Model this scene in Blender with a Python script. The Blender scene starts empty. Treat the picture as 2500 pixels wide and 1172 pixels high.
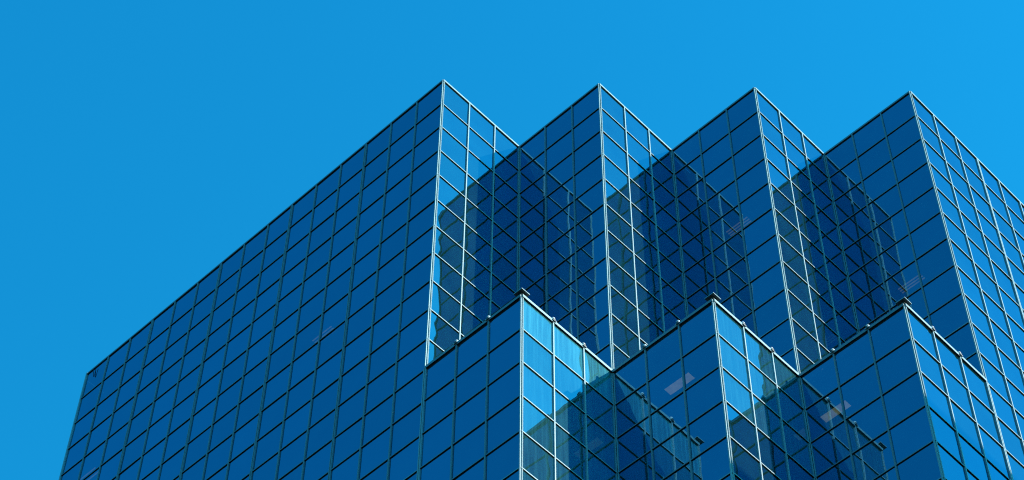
import bpy, bmesh, math, random
from mathutils import Vector, Matrix
from mathutils.bvhtree import BVHTree

random.seed(11)
scene = bpy.context.scene
COL = scene.collection

# ------------------------------------------------------------------ dimensions
W = 1.5                       # curtain wall module (m)
RH = 1.13165 * W              # row height
TOP = 0.06986 * W             # coping height above the top pane
CAM_Z = 1.65
ROOF = CAM_Z + 51.59682 * W   # height of the top of the uppermost panes
LOWROW = 11                   # the lower block stops 11 rows down
BASE_ROWS = int(ROOF / RH)    # rows down to the pavement
FINE_ROWS = 20                # rows that get fully modelled panes
SUN_AZ, SUN_EL = math.radians(27.0), math.radians(33.5)

def zr(r): return ROOF - r * RH

# ------------------------------------------------------------------ helpers
def link(o, parent=None):
    COL.objects.link(o)
    if parent is not None:
        o.parent = parent
    return o

def empty(name, loc=(0, 0, 0)):
    o = bpy.data.objects.new(name, None)
    o.location = loc
    o.empty_display_size = 0.5
    return link(o)

def tag(o, label=None, cat=None, group=None, kind=None):
    if label: o['label'] = label
    if cat: o['category'] = cat
    if group: o['group'] = group
    if kind: o['kind'] = kind
    return o

class MB:
    """collects faces in world space, builds one mesh object"""
    def __init__(self): self.v, self.f, self.m, self.uv, self.smooth = [], [], [], [], []
    def quad(self, pts, m=0, uv=None, smooth=False):
        n = len(self.v); self.v += [tuple(p) for p in pts]
        self.f.append(tuple(range(n, n + len(pts)))); self.m.append(m)
        self.uv.append(uv or [(0, 0)] * len(pts)); self.smooth.append(smooth)
    def box(self, x0, x1, y0, y1, z0, z1, m=0, bottom=None):
        if x0 > x1: x0, x1 = x1, x0
        if y0 > y1: y0, y1 = y1, y0
        b = m if bottom is None else bottom
        n = len(self.v)
        self.v += [(x0,y0,z0),(x1,y0,z0),(x1,y1,z0),(x0,y1,z0),(x0,y0,z1),(x1,y0,z1),(x1,y1,z1),(x0,y1,z1)]
        for q, mm in (((0,3,2,1),b),((4,5,6,7),m),((0,1,5,4),m),((1,2,6,5),m),((2,3,7,6),m),((3,0,4,7),m)):
            self.f.append(tuple(n + i for i in q)); self.m.append(mm)
            self.uv.append([(0,0)]*4); self.smooth.append(False)
    def dome(self, c, r, sz=1.0, m=0, seg=14, rings=8, z0=-0.6):
        n = len(self.v); cx, cy, cz = c
        angs = [z0 + (math.pi/2 - z0) * i / rings for i in range(rings + 1)]
        for a in angs:
            for k in range(seg):
                t = 2*math.pi*k/seg
                self.v.append((cx + r*math.cos(a)*math.cos(t), cy + r*math.cos(a)*math.sin(t), cz + r*sz*math.sin(a)))
        for i in range(rings):
            for k in range(seg):
                k2 = (k+1) % seg
                self.f.append((n+i*seg+k, n+i*seg+k2, n+(i+1)*seg+k2, n+(i+1)*seg+k)); self.m.append(m)
                self.uv.append([(0,0)]*4); self.smooth.append(True)
    def tube(self, p0, p1, r, m=0, seg=8):
        p0, p1 = Vector(p0), Vector(p1); d = (p1-p0).normalized()
        a = d.orthogonal().normalized(); b = d.cross(a)
        n = len(self.v)
        for p in (p0, p1):
            for k in range(seg):
                t = 2*math.pi*k/seg; self.v.append(tuple(p + a*r*math.cos(t) + b*r*math.sin(t)))
        for k in range(seg):
            k2 = (k+1) % seg
            self.f.append((n+k, n+k2, n+seg+k2, n+seg+k)); self.m.append(m); self.uv.append([(0,0)]*4); self.smooth.append(True)
        for s in (0, 1):
            self.f.append(tuple(n + s*seg + k for k in (range(seg) if s else reversed(range(seg))))); self.m.append(m)
            self.uv.append([(0,0)]*seg); self.smooth.append(False)
    def build(self, name, mats, parent=None, origin=None):
        me = bpy.data.meshes.new(name)
        o0 = Vector(origin) if origin is not None else Vector((0,0,0))
        po = Vector((0,0,0))
        p = parent
        while p is not None:
            po += p.location; p = p.parent
        me.from_pydata([tuple(Vector(v) - o0) for v in self.v], [], self.f)
        if not isinstance(mats, (list, tuple)): mats = [mats]
        for m in mats: me.materials.append(m)
        me.polygons.foreach_set('material_index', self.m)
        me.polygons.foreach_set('use_smooth', self.smooth)
        uvl = me.uv_layers.new(name='UVMap')
        flat = [c for u in self.uv for p_ in u for c in p_]
        uvl.data.foreach_set('uv', flat)
        me.update()
        o = bpy.data.objects.new(name, me)
        o.location = o0 - po
        return link(o, parent)

# ------------------------------------------------------------------ materials
def newmat(name):
    m = bpy.data.materials.new(name); m.use_nodes = True
    nt = m.node_tree; nt.nodes.clear()
    out = nt.nodes.new('ShaderNodeOutputMaterial')
    return m, nt, out

def node(nt, typ, **kw):
    n = nt.nodes.new(typ)
    for k, v in kw.items():
        if k in ('op', 'operation'): n.operation = v
        else: n.inputs[k].default_value = v
    return n

def math_n(nt, op, a, b=None, clamp=False):
    n = nt.nodes.new('ShaderNodeMath'); n.operation = op; n.use_clamp = clamp
    for i, v in enumerate((a, b)):
        if v is None: continue
        if isinstance(v, (int, float)): n.inputs[i].default_value = v
        else: nt.links.new(v, n.inputs[i])
    return n.outputs[0]

def simple(name, color, rough=0.5, metallic=0.0, noise=0.15, scale=6.0, spec=0.5):
    m, nt, out = newmat(name); L = nt.links.new
    b = nt.nodes.new('ShaderNodeBsdfPrincipled'); L(b.outputs[0], out.inputs[0])
    b.inputs['Roughness'].default_value = rough; b.inputs['Metallic'].default_value = metallic
    b.inputs['Specular IOR Level'].default_value = spec
    tc = nt.nodes.new('ShaderNodeNewGeometry')
    n = node(nt, 'ShaderNodeTexNoise', Scale=scale, Detail=5.0); L(tc.outputs['Position'], n.inputs['Vector'])
    f = math_n(nt, 'ADD', math_n(nt, 'MULTIPLY', n.outputs['Fac'], 2*noise), 1 - noise)
    mx = nt.nodes.new('ShaderNodeMix'); mx.data_type = 'RGBA'; mx.blend_type = 'MULTIPLY'
    mx.inputs['Factor'].default_value = 1.0
    mx.inputs['A'].default_value = (*color, 1); L(f, mx.inputs['B'])
    L(mx.outputs['Result'], b.inputs['Base Color'])
    return m

GLASS_TINT = (0.20, 0.59, 0.88, 1)
def glass(name, dust, streak):
    """blue reflective coated glass: mirror coat over a see-through tinted body with a film of dust"""
    m, nt, out = newmat(name); L = nt.links.new
    geo = nt.nodes.new('ShaderNodeNewGeometry')
    pos = geo.outputs['Position']
    lw = node(nt, 'ShaderNodeFresnel', IOR=1.5)
    rnd = nt.nodes.new('ShaderNodeObjectInfo').outputs['Random']
    rnd2 = geo.outputs['Random Per Island']
    r = math_n(nt, 'ADD', math_n(nt, 'MULTIPLY', lw.outputs[0], 0.85), 0.33)
    vary = math_n(nt, 'ADD', math_n(nt, 'MULTIPLY', math_n(nt, 'FRACT', math_n(nt, 'ADD', rnd, rnd2)), 0.13), 0.935)
    r = math_n(nt, 'MULTIPLY', r, vary, True)
    gl = node(nt, 'ShaderNodeBsdfGlossy', Color=GLASS_TINT, Roughness=0.0)
    tr = node(nt, 'ShaderNodeBsdfTransparent', Color=(0.20, 0.24, 0.26, 1))
    df = node(nt, 'ShaderNodeBsdfDiffuse', Color=(0.13, 0.80, 0.82, 1))
    # dust: broad clouds, fine specks, vertical run-off streaks
    n1 = node(nt, 'ShaderNodeTexNoise', Scale=0.9, Detail=4.0); L(pos, n1.inputs['Vector'])
    mp = nt.nodes.new('ShaderNodeMapping'); mp.inputs['Scale'].default_value = (9, 9, 0.35); L(pos, mp.inputs['Vector'])
    n2 = node(nt, 'ShaderNodeTexNoise', Scale=1.0, Detail=6.0, Roughness=0.6); L(mp.outputs[0], n2.inputs['Vector'])
    n3 = node(nt, 'ShaderNodeTexNoise', Scale=38.0, Detail=2.0); L(pos, n3.inputs['Vector'])
    specks = math_n(nt, 'MULTIPLY', math_n(nt, 'SUBTRACT', n3.outputs['Fac'], 0.66, True), 1.6)
    st = math_n(nt, 'MULTIPLY', math_n(nt, 'SUBTRACT', n2.outputs['Fac'], 0.42, True), 0.7 * streak)
    d = math_n(nt, 'ADD', math_n(nt, 'MULTIPLY', n1.outputs['Fac'], dust * 1.0), dust * 0.5)
    d = math_n(nt, 'ADD', math_n(nt, 'ADD', d, st), math_n(nt, 'MULTIPLY', specks, dust * 2), True)
    base = nt.nodes.new('ShaderNodeMixShader'); L(d, base.inputs[0]); L(tr.outputs[0], base.inputs[1]); L(df.outputs[0], base.inputs[2])
    mix = nt.nodes.new('ShaderNodeMixShader'); L(r, mix.inputs[0]); L(base.outputs[0], mix.inputs[1]); L(gl.outputs[0], mix.inputs[2])
    final = mix
    if streak > 0:      # grime film that also dulls the mirror coat
        gr = node(nt, 'ShaderNodeBsdfDiffuse', Color=(0.20, 0.68, 0.77, 1))
        g = math_n(nt, 'ADD', math_n(nt, 'MULTIPLY', math_n(nt, 'SUBTRACT', n2.outputs['Fac'], 0.40, True), 0.30 * streak), 0.11 * streak, True)
        final = nt.nodes.new('ShaderNodeMixShader'); L(g, final.inputs[0]); L(mix.outputs[0], final.inputs[1]); L(gr.outputs[0], final.inputs[2])
    L(final.outputs[0], out.inputs[0])
    return m

M_GLASS = glass('blue_mirror_glass', 0.06, 0.0)
M_DUSTY = glass('blue_mirror_glass_dusty', 0.16, 1.0)
M_HAZED = glass('blue_mirror_glass_hazed', 0.09, 0.27)
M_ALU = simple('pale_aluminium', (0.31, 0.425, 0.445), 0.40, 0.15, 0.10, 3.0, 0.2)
M_GASKET = simple('black_gasket', (0.008, 0.009, 0.012), 0.6, 0, 0.1, 8, 0.2)
M_DARKMETAL = simple('dark_metal', (0.06, 0.065, 0.06), 0.5, 0.0, 0.2, 12)
M_ALU_SHADE = simple('pale_aluminium_shaded', (0.21, 0.285, 0.31), 0.42, 0.15, 0.10, 3.0, 0.2)  # pale aluminium darkened, with the shade of the A facades in its colour
M_KNOB = simple('knob_metal', (0.85, 0.82, 0.82), 0.4, 0.0, 0.2, 20)
M_LINER = simple('interior_dark', (0.020, 0.022, 0.026), 0.9, 0, 0.2, 2, 0.1)
M_CEIL = simple('ceiling_dark', (0.03, 0.03, 0.032), 0.9, 0, 0.2, 2, 0.1)
M_ROOFING = simple('roof_gravel', (0.22, 0.21, 0.20), 0.9, 0, 0.35, 25, 0.2)
M_CONCRETE = simple('concrete', (0.22, 0.215, 0.20), 0.85, 0, 0.25, 1.5, 0.2)
M_ASPHALT = simple('asphalt', (0.05, 0.05, 0.052), 0.9, 0, 0.3, 4, 0.2)
M_DARKGLASS = simple('dark_window_glass', (0.02, 0.03, 0.04), 0.08, 0, 0.1, 1)

def lamp_mat(name, strength):
    m, nt, out = newmat(name)
    e = node(nt, 'ShaderNodeEmission', Color=(0.84, 0.80, 0.42, 1), Strength=strength)
    geo = nt.nodes.new('ShaderNodeNewGeometry')
    n = node(nt, 'ShaderNodeTexNoise', Scale=3.5, Detail=3.0); nt.links.new(geo.outputs['Position'], n.inputs['Vector'])
    nt.links.new(math_n(nt, 'MULTIPLY', math_n(nt, 'ADD', n.outputs['Fac'], 0.35), strength), e.inputs['Strength'])
    nt.links.new(e.outputs[0], out.inputs[0])
    return m

# ------------------------------------------------------------------ camera (a 78 mm lens at street level, looking up)
YAW, PITCH, ROLL, F = -0.77141665, 0.94847203, 0.01243814, 5417.74184
fwd = Vector((math.sin(YAW)*math.cos(PITCH), math.cos(YAW)*math.cos(PITCH), math.sin(PITCH)))
rt0 = Vector((math.cos(YAW), -math.sin(YAW), 0)); up0 = rt0.cross(fwd)
rt = rt0*math.cos(ROLL) + up0*math.sin(ROLL); up = -rt0*math.sin(ROLL) + up0*math.cos(ROLL)
CAM = Vector((23.49823*W, -21.40972*W, CAM_Z))
cam = bpy.data.cameras.new('camera'); cam.lens = F/2500*36; cam.sensor_width = 36; cam.sensor_fit = 'HORIZONTAL'
cam.clip_end = 8000; cam.clip_start = 0.1
co = bpy.data.objects.new('camera', cam); COL.objects.link(co)
co.matrix_world = Matrix(((rt.x, up.x, -fwd.x, CAM.x), (rt.y, up.y, -fwd.y, CAM.y), (rt.z, up.z, -fwd.z, CAM.z), (0,0,0,1)))
scene.camera = co
def project(p):
    d = Vector(p) - CAM; z = d.dot(fwd)
    return 1250 + F*d.dot(rt)/z, 586 - F*d.dot(up)/z

# ------------------------------------------------------------------ the facades
# kind A looks toward -Y and runs along +X; kind B looks toward +X and runs along +Y
FACADES = [
    # kind, u, v, panels, first row, last row, tier, label
    ('A', -15, 0, 15, 0, BASE_ROWS, 'tall', 'broad shaded facade left of the sawtooth corners'),
    ('B', 0, 0, 3, 0, LOWROW, 'tall', None), ('A', 0, 3, 3, 0, LOWROW, 'tall', None),
    ('B', 3, 3, 3, 0, LOWROW, 'tall', None), ('A', 3, 6, 3, 0, LOWROW, 'tall', None),
    ('B', 6, 6, 3, 0, LOWROW, 'tall', None), ('A', 6, 9, 3, 0, LOWROW, 'tall', None),
    ('B', 9, 9, 15, 0, BASE_ROWS, 'tall', 'broad sunlit facade at the far right'),
    ('A', 0, 0, 3, LOWROW, BASE_ROWS, 'low', None), ('B', 3, 0, 3, LOWROW, BASE_ROWS, 'low', 'streaked sunlit facade of the lower block'),
    ('A', 3, 3, 3, LOWROW, BASE_ROWS, 'low', None), ('B', 6, 3, 3, LOWROW, BASE_ROWS, 'low', None),
    ('A', 6, 6, 3, LOWROW, BASE_ROWS, 'low', None), ('B', 9, 6, 3, LOWROW, BASE_ROWS, 'low', None),
]
def pt(k, u, v, s, n, z):
    """point on a facade: s metres along, n metres outward"""
    return (u*W + s, v*W - n, z) if k == 'A' else (u*W + n, v*W + s, z)
def fbox(mb, k, u, v, s0, s1, n0, n1, z0, z1, m=0, bottom=None):
    a, b = pt(k, u, v, s0, n0, z0), pt(k, u, v, s1, n1, z1)
    mb.box(a[0], b[0], a[1], b[1], z0, z1, m, bottom)

# which panes and transoms does the camera see most of?
bv, bf = [], []
for (k, u, v, n, r0, r1, tier, lab) in FACADES:
    i = len(bv); bv += [pt(k,u,v,0,0,zr(r0)), pt(k,u,v,n*W,0,zr(r0)), pt(k,u,v,n*W,0,zr(r1)), pt(k,u,v,0,0,zr(r1))]; bf.append((i,i+1,i+2,i+3))
bvh = BVHTree.FromPolygons([Vector(p) for p in bv], bf)
def seen(p):
    x, y = project(p)
    if not (0 < x < 2500 and 0 < y < 1172): return False
    d = Vector(p) - CAM; L_ = d.length
    hit = bvh.ray_cast(CAM, d.normalized(), L_ - 0.08)
    return hit[0] is None
panes, bars = [], []
for fi, (k, u, v, n, r0, r1, tier, lab) in enumerate(FACADES):
    for r in range(r0, min(r1, FINE_ROWS)):
        for c in range(n):
            q = [pt(k,u,v,(c+a)*W,0,zr(r+b)) for a, b in ((0,0),(1,0),(1,1),(0,1))]
            P = [project(p) for p in q]
            area = abs(sum(P[i][0]*P[(i+1)%4][1]-P[(i+1)%4][0]*P[i][1] for i in range(4)))/2
            vis = sum(seen(pt(k,u,v,(c+a)*W,0.02,zr(r+b))) for a in (.1,.3,.5,.7,.9) for b in (.1,.3,.5,.7,.9))/25
            panes.append((area*vis, fi, r, c))
        if r > r0:
            vis = sum(seen(pt(k,u,v,n*W*(a+.5)/24,0.04,zr(r))) for a in range(24))/24
            a, b = project(pt(k,u,v,0,0,zr(r))), project(pt(k,u,v,n*W,0,zr(r)))
            bars.append((math.hypot(a[0]-b[0], a[1]-b[1])*vis*(1.0 if True else 0), fi, r))
own_panes = {(f,r,c) for a,f,r,c in sorted(panes, reverse=True)[:100] if a > 0}
own_bars = {(f,r) for a,f,r in sorted(bars, reverse=True)[:100] if a > 0}

tower = empty('office_tower', (-15*W + 12*W, 12*W, 0))
tag(tower, 'blue mirror glass office tower with a stepped sawtooth front and white window bars', 'building')

def pane(mb, k, u, v, c, r, m, fine, rng):
    g = 0.015
    s0, s1, z1, z0 = c*W+g, (c+1)*W-g, zr(r)-g, zr(r+1)+g
    nx, nz = (10, 10) if fine else (1, 1)
    bow = rng.gauss(0, 0.0024); px, pz = rng.uniform(0,6.28), rng.uniform(0,6.28)
    a1, a2 = rng.uniform(0.00008,0.0004), rng.uniform(0.00008,0.0003)
    f1, f2 = rng.uniform(1.2,2.4), rng.uniform(1.2,2.6)
    a3, f3 = rng.uniform(0.0008,0.0036), rng.uniform(0.8,2.0)
    calm = 0.4 if k == 'A' else 0.85
    bow *= calm; a1 *= calm; a2 *= calm; a3 *= calm
    tx, tz = rng.gauss(0,0.0016), rng.gauss(0,0.0014)
    i0 = len(mb.v)
    for j in range(nz+1):
        for i in range(nx+1):
            x, z = i/nx, j/nz
            n = 0.0
            if fine:
                n = bow*(1-(2*x-1)**2)*(1-(2*z-1)**2)*1.0
                e = min(1, 6*x, 6*(1-x))
                n += a1*math.sin(f1*6.28*z+px+1.3*x) + a2*math.sin(f2*6.28*x+pz+2.1*z)*e
                n += a3*math.sin(f3*6.28*z+pz)*(x-.5)
                n += tx*(x-.5)*W + tz*(z-.5)*RH
            mb.v.append(pt(k,u,v,s0+(s1-s0)*x,n,z0+(z1-z0)*z))
    for j in range(nz):
        for i in range(nx):
            a = i0 + j*(nx+1)+i
            mb.f.append((a, a+1, a+nx+2, a+nx+1)); mb.m.append(m); mb.smooth.append(True)
            mb.uv.append([(i/nx,j/nz),((i+1)/nx,j/nz),((i+1)/nx,(j+1)/nz),(i/nx,(j+1)/nz)])

MW, MD = 0.026, 0.050          # mullion half width, projection
TH, TD = 0.022, 0.036          # transom half height, projection
DEPTH = 1.25                   # depth of the perimeter zone behind the glass
rest = MB(); rest_bars = MB()
def transom(mb, k, u, v, n, r, a0=0.0, a1=0.0):
    fbox(mb, k, u, v, a0, n*W-a1, -0.06, TD, zr(r)-TH, zr(r)+TH, 0, 1)            # pale cap
    fbox(mb, k, u, v, a0, n*W-a1, -0.06, TD-0.008, zr(r)-TH-0.012, zr(r)-TH, 1)    # black drip gasket under it
for fi, (k, u, v, n, r0, r1, tier, lab) in enumerate(FACADES):
    rng = random.Random(100+fi)
    lo = zr(r1) if r1 != BASE_ROWS else 0.0
    # the dark perimeter wall behind the glass, parallel to it, is the facade's own mesh
    w = MB()
    a, b = pt(k,u,v,0,0,0), pt(k,u,v,n*W,0,0)
    off = (-DEPTH, DEPTH)
    w.quad([(a[0]+off[0],a[1]+off[1],lo),(b[0]+off[0],b[1]+off[1],lo),(b[0]+off[0],b[1]+off[1],zr(r0)-0.15),(a[0]+off[0],a[1]+off[1],zr(r0)-0.15)])
    # ceilings of the storeys, two window rows each
    row = r0 + (1.8 if r0 % 2 == 0 else 0.8)
    first = True
    rr = (r0 // 2) * 2 - 0.2
    while rr < min(r1, 24):
        if rr > r0 - 0.3:
            for zc in (zr(rr),):
                if rr >= r0 or r0 > 0:
                    ca = pt(k,u,v,0,-0.07,zc); cb = pt(k,u,v,n*W,-0.07,zc)
                    for dz, mm in ((0.0, 1), (0.42, 1)):
                        if zc + dz < zr(r0) - 0.05:
                            w.quad([(ca[0],ca[1],zc+dz),(cb[0],cb[1],zc+dz),(b[0]+off[0]*0.98,b[1]+off[1]*0.98,zc+dz),(a[0]+off[0]*0.98,a[1]+off[1]*0.98,zc+dz)], mm)
        rr += 2
    fac = w.build('facade', [M_LINER, M_CEIL], tower, origin=((a[0]+b[0])/2, (a[1]+b[1])/2, zr(min(r1, r0+8))))
    if lab: fac['label'] = lab
    for r in range(r0, r1):
        for c in range(n):
            fine = r < FINE_ROWS
            dusty = tier == 'low' and k == 'B' and r == r0 and u == 3
            m = 1 if dusty else (2 if tier == 'low' and k == 'B' and ((u == 3 and r < r0 + 9) or (u == 6 and r < r0 + 3)) else 0)
            if (fi, r, c) in own_panes:
                mb = MB(); pane(mb, k, u, v, c, r, m, fine, rng)
                mb.build('window', [M_GLASS, M_DUSTY, M_HAZED], fac, origin=pt(k,u,v,(c+.5)*W,0,zr(r+.5)))
            else:
                pane(rest, k, u, v, c, r, m, fine, rng)
        if r > r0:
            if (fi, r) in own_bars:
                mb = MB(); transom(mb, k, u, v, n, r)
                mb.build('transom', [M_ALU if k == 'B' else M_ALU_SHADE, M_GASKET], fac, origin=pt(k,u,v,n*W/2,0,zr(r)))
            else:
                transom(rest_bars, k, u, v, n, r)
    # mullions; every third one is a double bar with a black joint
    ztop = zr(r0) + 0.0
    for c in range(1, n):
        mb = MB(); s = c*W
        if n > 3 and c % 3 == 0:
            fbox(mb,k,u,v,s-0.056,s-0.012,-0.06,MD,lo,ztop); fbox(mb,k,u,v,s+0.012,s+0.056,-0.06,MD,lo,ztop)
            fbox(mb,k,u,v,s-0.012,s+0.012,-0.06,MD-0.035,lo,ztop,1)
        else:
            fbox(mb,k,u,v,s-MW,s+MW,-0.06,MD,lo,ztop)
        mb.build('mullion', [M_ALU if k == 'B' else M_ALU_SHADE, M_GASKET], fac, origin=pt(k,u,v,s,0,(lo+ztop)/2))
    # coping along the top edge
    mb = MB()
    if tier == 'tall':
        fbox(mb,k,u,v,-0.0,n*W,-0.30,0.046,zr(r0)+0.006,zr(r0)+TOP,0,1)
        fbox(mb,k,u,v,0,n*W,-0.06,0.030,zr(r0)-0.016,zr(r0)+0.006,1)
    else:
        fbox(mb,k,u,v,0,n*W,-0.22,0.062,zr(r0)-0.002,zr(r0)+TOP+0.02,0,1)
        fbox(mb,k,u,v,0,n*W,-0.06,0.036,zr(r0)-0.022,zr(r0)-0.002,1)
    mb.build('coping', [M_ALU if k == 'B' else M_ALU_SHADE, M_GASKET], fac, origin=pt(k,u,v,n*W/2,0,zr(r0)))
    # anchor knobs clipped over the low parapet on every mullion
    if tier == 'low':
        for c in range(1, n):
            s = c*W; zc = zr(r0)+TOP+0.02
            mb = MB()
            fbox(mb,k,u,v,s-0.045,s+0.045,-0.24,0.105,zc,zc+0.035,1)
            fbox(mb,k,u,v,s-0.045,s+0.045,0.078,0.105,zc-0.09,zc,1)
            p = pt(k,u,v,s,0.03,zc+0.075); mb.dome(p, 0.07, 1.0, 0)
            p = pt(k,u,v,s+0.07,0.085,zc-0.05); mb.dome(p, 0.026, 1.0, 0)
            p = pt(k,u,v,s-0.07,0.085,zc-0.05); mb.dome(p, 0.026, 1.0, 0)
            mb.build('anchor_knob', [M_KNOB, M_DARKMETAL], fac, origin=pt(k,u,v,s,0,zc))

tag(rest.build('window', [M_GLASS, M_DUSTY, M_HAZED], tower, origin=(0,0,ROOF/2)), kind='stuff')
tag(rest_bars.build('transom', [M_ALU, M_GASKET], tower, origin=(0,0,ROOF/2)), kind='stuff')

# corner posts. convex: a bar on each face with a recessed black joint between them
def post_convex(u, v, z0, z1):
    mb = MB(); x, y = u*W, v*W
    mb.box(x-0.042, x+0.004, y-0.042, y+0.05, z0, z1)                  # bar on the -Y face
    mb.box(x-0.05, x+0.040, y+0.012, y+0.028, z0, z1+0.001)           # bars on the +X face
    mb.box(x-0.05, x+0.036, y+0.046, y+0.060, z0, z1+0.001)
    mb.box(x-0.05, x+0.016, y+0.028, y+0.046, z0, z1-0.001, 1)
    mb.box(x-0.05, x+0.001, y-0.02, y+0.02, z0, z1-0.002, 1)
    mb.build('corner_post', [M_ALU, M_GASKET], tower, origin=(x, y, (z0+z1)/2))
def post_concave(u, v, z0, z1):
    mb = MB(); x, y = u*W, v*W
    mb.box(x-0.04, x+0.042, y-0.074, y-0.054, z0, z1)
    mb.box(x+0.054, x+0.074, y-0.042, y+0.04, z0, z1)
    mb.box(x+0.0, x+0.024, y-0.024, y+0.0, z0, z1-0.002)
    mb.box(x-0.03, x+0.018, y-0.054, y+0.03, z0, z1-0.003, 1)
    mb.box(x-0.03, x+0.054, y-0.018, y+0.03, z0, z1-0.004, 1)
    mb.build('corner_post', [M_ALU, M_GASKET], tower, origin=(x, y, (z0+z1)/2))
def post_flush(k, u, v, z0, z1):
    mb = MB()
    fbox(mb,k,u,v,-0.060,-0.014,-0.06,MD+.004,z0,z1); fbox(mb,k,u,v,0.014,0.060,-0.06,MD+.004,z0,z1)
    fbox(mb,k,u,v,-0.014,0.014,-0.06,MD-0.035,z0,z1,1)
    mb.build('corner_post', [M_ALU, M_GASKET], tower, origin=(u*W, v*W, (z0+z1)/2))
ZL = zr(LOWROW)
for u, v in ((0,0),(3,3),(6,6),(9,9)): post_convex(u, v, ZL, ROOF+TOP+0.004)
for u, v in ((0,3),(3,6),(6,9)): post_concave(u, v, ZL-0.05, ROOF+TOP+0.003)
for u, v in ((3,0),(6,3),(9,6)): post_convex(u, v, 0, ZL+TOP+0.022)
for u, v in ((3,3),(6,6)): post_concave(u, v, 0, ZL-0.052)
post_flush('A', 0, 0, 0, ZL-0.004); post_flush('B', 9, 9, 0, ZL-0.004)
mb = MB(); x, y = -15*W, 0
mb.box(x-MD, x+0.03, y-MD-.01, y+0.06, 0, ROOF+TOP+.003)
mb.build('corner_post', [M_ALU, M_GASKET], tower, origin=(x, y, ROOF/2))

# flat square cap plates on the three outer corners of the low parapet
for u, v in ((3,0),(6,3),(9,6)):
    x, y, z = u*W, v*W, ZL+TOP+0.024
    mb = MB()
    mb.box(x-0.24, x+0.15, y-0.15, y+0.24, z+0.09, z+0.125, 0, 1)
    mb.box(x-0.16, x+0.04, y-0.04, y+0.16, z, z+0.088, 1)
    mb.build('cap_plate', [M_ALU, M_DARKMETAL], tower, origin=(x, y, z))

# roofs and plain rear walls
mb = MB(); zz = ROOF - 0.35
for (u0,u1,v0,v1) in ((-15,0,0,24),(0,3,3,24),(3,6,6,24),(6,9,9,24)):
    mb.quad([(u0*W+.02,v0*W+.02,zz),(u1*W-.02 if u1 in (0,3,6) and False else u1*W-.001,v0*W+.02,zz),(u1*W-.001,v1*W-.02,zz),(u0*W+.02,v1*W-.02,zz)])
zz = ZL - 0.30
for i in range(3):
    mb.quad([((3*i)*W+.0,(3*i)*W+.02,zz),((3*i+3)*W-.02,(3*i)*W+.02,zz),((3*i+3)*W-.02,(3*i+3)*W,zz),((3*i)*W,(3*i+3)*W,zz)])
mb.build('roof', M_ROOFING, tower, origin=(0, 8*W, ROOF-0.35))
mb = MB()
mb.quad([(-15*W,24*W,0),(-15*W,0.08,0),(-15*W,0.08,ROOF),(-15*W,24*W,ROOF)])
mb.quad([(9*W-.08,24*W,0),(-15*W,24*W,0),(-15*W,24*W,ROOF),(9*W-.08,24*W,ROOF)])
mb.build('rear_wall', M_DARKGLASS, tower, origin=(-3*W, 24*W, ROOF/2))

# ------------------------------------------------------------------ ceiling lights seen faintly through the glass
L_BRIGHT, L_DIM = lamp_mat('lamp_diffuser', 0.70), lamp_mat('lamp_diffuser_dim', 0.34)
LIGHTS = [
    (4.0, 3.52, 11.8, 'wide', L_BRIGHT, 'glowing ceiling light behind the top panes of the middle tooth of the lower block'),
    (6.02, 6.52, 11.8, 'wide', L_BRIGHT, 'glowing ceiling light behind the top panes of the right tooth of the lower block'),
    (4.08, 6.52, 3.8, 'strips', L_DIM, 'striped ceiling light behind glass of the third upper tooth from the left'),
    (7.02, 9.52, 5.8, 'strips', L_DIM, 'striped ceiling light behind glass of the rightmost upper tooth'),
    (-5.0, 0.48, 5.8, 'strips', L_DIM, 'dim ceiling light behind the middle of the broad shaded left facade'),
    (-14.95, 0.5, 3.8, 'strips', L_DIM, 'pale ceiling light behind glass near the far left edge of the building'),
]
for (u, v, row, style, lm, label) in LIGHTS:
    x0, y0, z = u*W, v*W, zr(row) - 0.004
    lx, ly = 0.75*W, 0.26*W
    t = empty('ceiling_light', (x0+lx/2, y0+ly/2, z)); tag(t, label, 'ceiling light', group='ceiling lights inside the glass tower')
    mb = MB(); fr = 0.025
    mb.box(x0, x0+lx, y0, y0+fr, z-0.03, z); mb.box(x0, x0+lx, y0+ly-fr, y0+ly, z-0.03, z)
    mb.box(x0, x0+fr, y0+fr, y0+ly-fr, z-0.03, z); mb.box(x0+lx-fr, x0+lx, y0+fr, y0+ly-fr, z-0.03, z)
    mb.build('frame', M_CEIL, t, origin=(x0+lx/2, y0+ly/2, z))
    spans = [(fr, ly-fr)] if style == 'wide' else [(0.06+i*0.12, 0.06+i*0.12+0.05) for i in range(3)]
    for a, b in spans:
        mb = MB(); mb.box(x0+fr+.002, x0+lx-fr-.002, y0+a+.001, y0+b-.001, z-0.022, z-0.004)
        mb.build('diffuser', lm, t, origin=(x0+lx/2, y0+(a+b)/2, z-0.013))

# loose cable ends hanging from the roof edge at the far left
mb = MB()
mb.tube((-14.667*W, -0.07, zr(0.02)), (-14.60*W, -0.012, zr(0.376)), 0.012)
mb.tube((-14.536*W, -0.07, zr(0.06)), (-14.50*W, -0.012, zr(0.468)), 0.012)
tag(mb.build('roof_cable', M_GASKET, None, origin=(-14.6*W, -0.03, zr(0.2))), 'pair of short dark cable ends hanging below the roof edge at the far left corner', 'cable')

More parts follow.
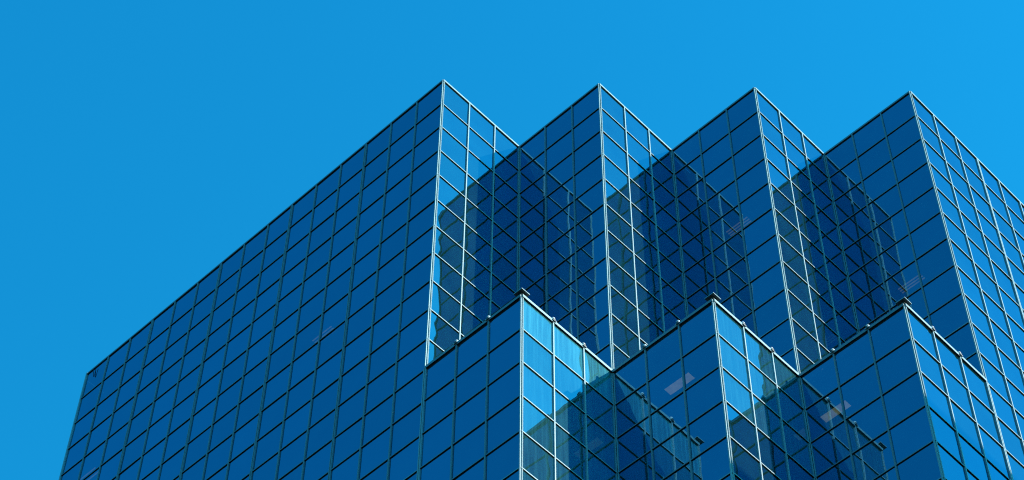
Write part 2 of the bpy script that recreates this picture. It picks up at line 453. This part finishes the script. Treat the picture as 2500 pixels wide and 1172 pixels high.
# ------------------------------------------------------------------ the block across the street whose shadow lies on the lower right of the tower
nb = empty('neighbour_building', (34*W, 26*W, 0))
tag(nb, 'plain concrete office block across the street on the sunny side of the glass tower', 'building')
NU0, NU1, NV0, NV1 = 25*W, 43*W, 10.2*W, 42*W
NZ = ROOF - 3.67*W
mb = MB(); mb.box(NU0, NU1, NV0, NV1, 0, NZ); mb.build('wall', M_CONCRETE, nb, origin=(34*W, 26*W, 0))
mb = MB(); mb.box(NU0-.05, NU1+.05, NV0-.05, NV1+.05, NZ+.003, NZ+0.02); mb.build('roof', M_ROOFING, nb, origin=(34*W, 26*W, NZ))
for fl in range(1, 20):
    z = fl*3.6
    mb = MB()
    mb.box(NU0-0.03, NU0+0.05, NV0+1, NV1-1, z, z+1.9)
    mb.box(NU0+1, NU1-1, NV0-0.03, NV0+0.05, z, z+1.9)
    mb.build('window', M_DARKGLASS, nb, origin=(34*W, 26*W, z))

# ------------------------------------------------------------------ ground
mb = MB(); S = 3000
mb.quad([(-S,-S,0),(S,-S,0),(S,S,0),(-S,S,0)])
g = mb.build('ground', M_ASPHALT); tag(g, kind='structure')
mb = MB()
mb.box(-15*W-6, 9*W+6, -6, 24*W+6, 0.0, 0.13)
mb.build('pavement', M_CONCRETE)
tag(bpy.data.objects['pavement'], kind='structure')

# ------------------------------------------------------------------ daylight
sun = bpy.data.lights.new('sun', 'SUN'); sun.energy = 5.0; sun.angle = math.radians(0.53); sun.color = (1.0, 0.965, 0.92)
so = bpy.data.objects.new('sun', sun); COL.objects.link(so)
sd = Vector((math.cos(SUN_EL)*math.cos(SUN_AZ), math.cos(SUN_EL)*math.sin(SUN_AZ), math.sin(SUN_EL)))
so.rotation_euler = sd.to_track_quat('Z', 'Y').to_euler(); so.location = (60, 30, 120)

world = bpy.data.worlds.new('World'); scene.world = world; world.use_nodes = True
nt = world.node_tree; nt.nodes.clear()
sky = nt.nodes.new('ShaderNodeTexSky'); sky.sky_type = 'NISHITA'; sky.sun_disc = False
sky.sun_elevation = SUN_EL; sky.sun_rotation = math.pi/2 - SUN_AZ
sky.altitude = 0; sky.air_density = 2.3; sky.dust_density = 2.8; sky.ozone_density = 6.0
bg = nt.nodes.new('ShaderNodeBackground'); bg.inputs['Strength'].default_value = 0.12
wo = nt.nodes.new('ShaderNodeOutputWorld')
gain = nt.nodes.new('ShaderNodeMix'); gain.data_type = 'RGBA'; gain.blend_type = 'MULTIPLY'; gain.inputs['Factor'].default_value = 1
gain.inputs['B'].default_value = (0.06, 1.43, 2.06, 1)
nt.links.new(sky.outputs[0], gain.inputs['A']); nt.links.new(gain.outputs['Result'], bg.inputs['Color']); nt.links.new(bg.outputs[0], wo.inputs[0])

scene.render.engine = 'CYCLES'
scene.view_settings.view_transform = 'Standard'; scene.view_settings.look = 'None'
scene.view_settings.exposure = 0; scene.view_settings.gamma = 1
scene.cycles.max_bounces = 10; scene.cycles.glossy_bounces = 6; scene.cycles.transparent_max_bounces = 10
scene.cycles.use_denoising = False
scene.cycles.pixel_filter_type = 'BLACKMAN_HARRIS'; scene.cycles.filter_width = 1.1
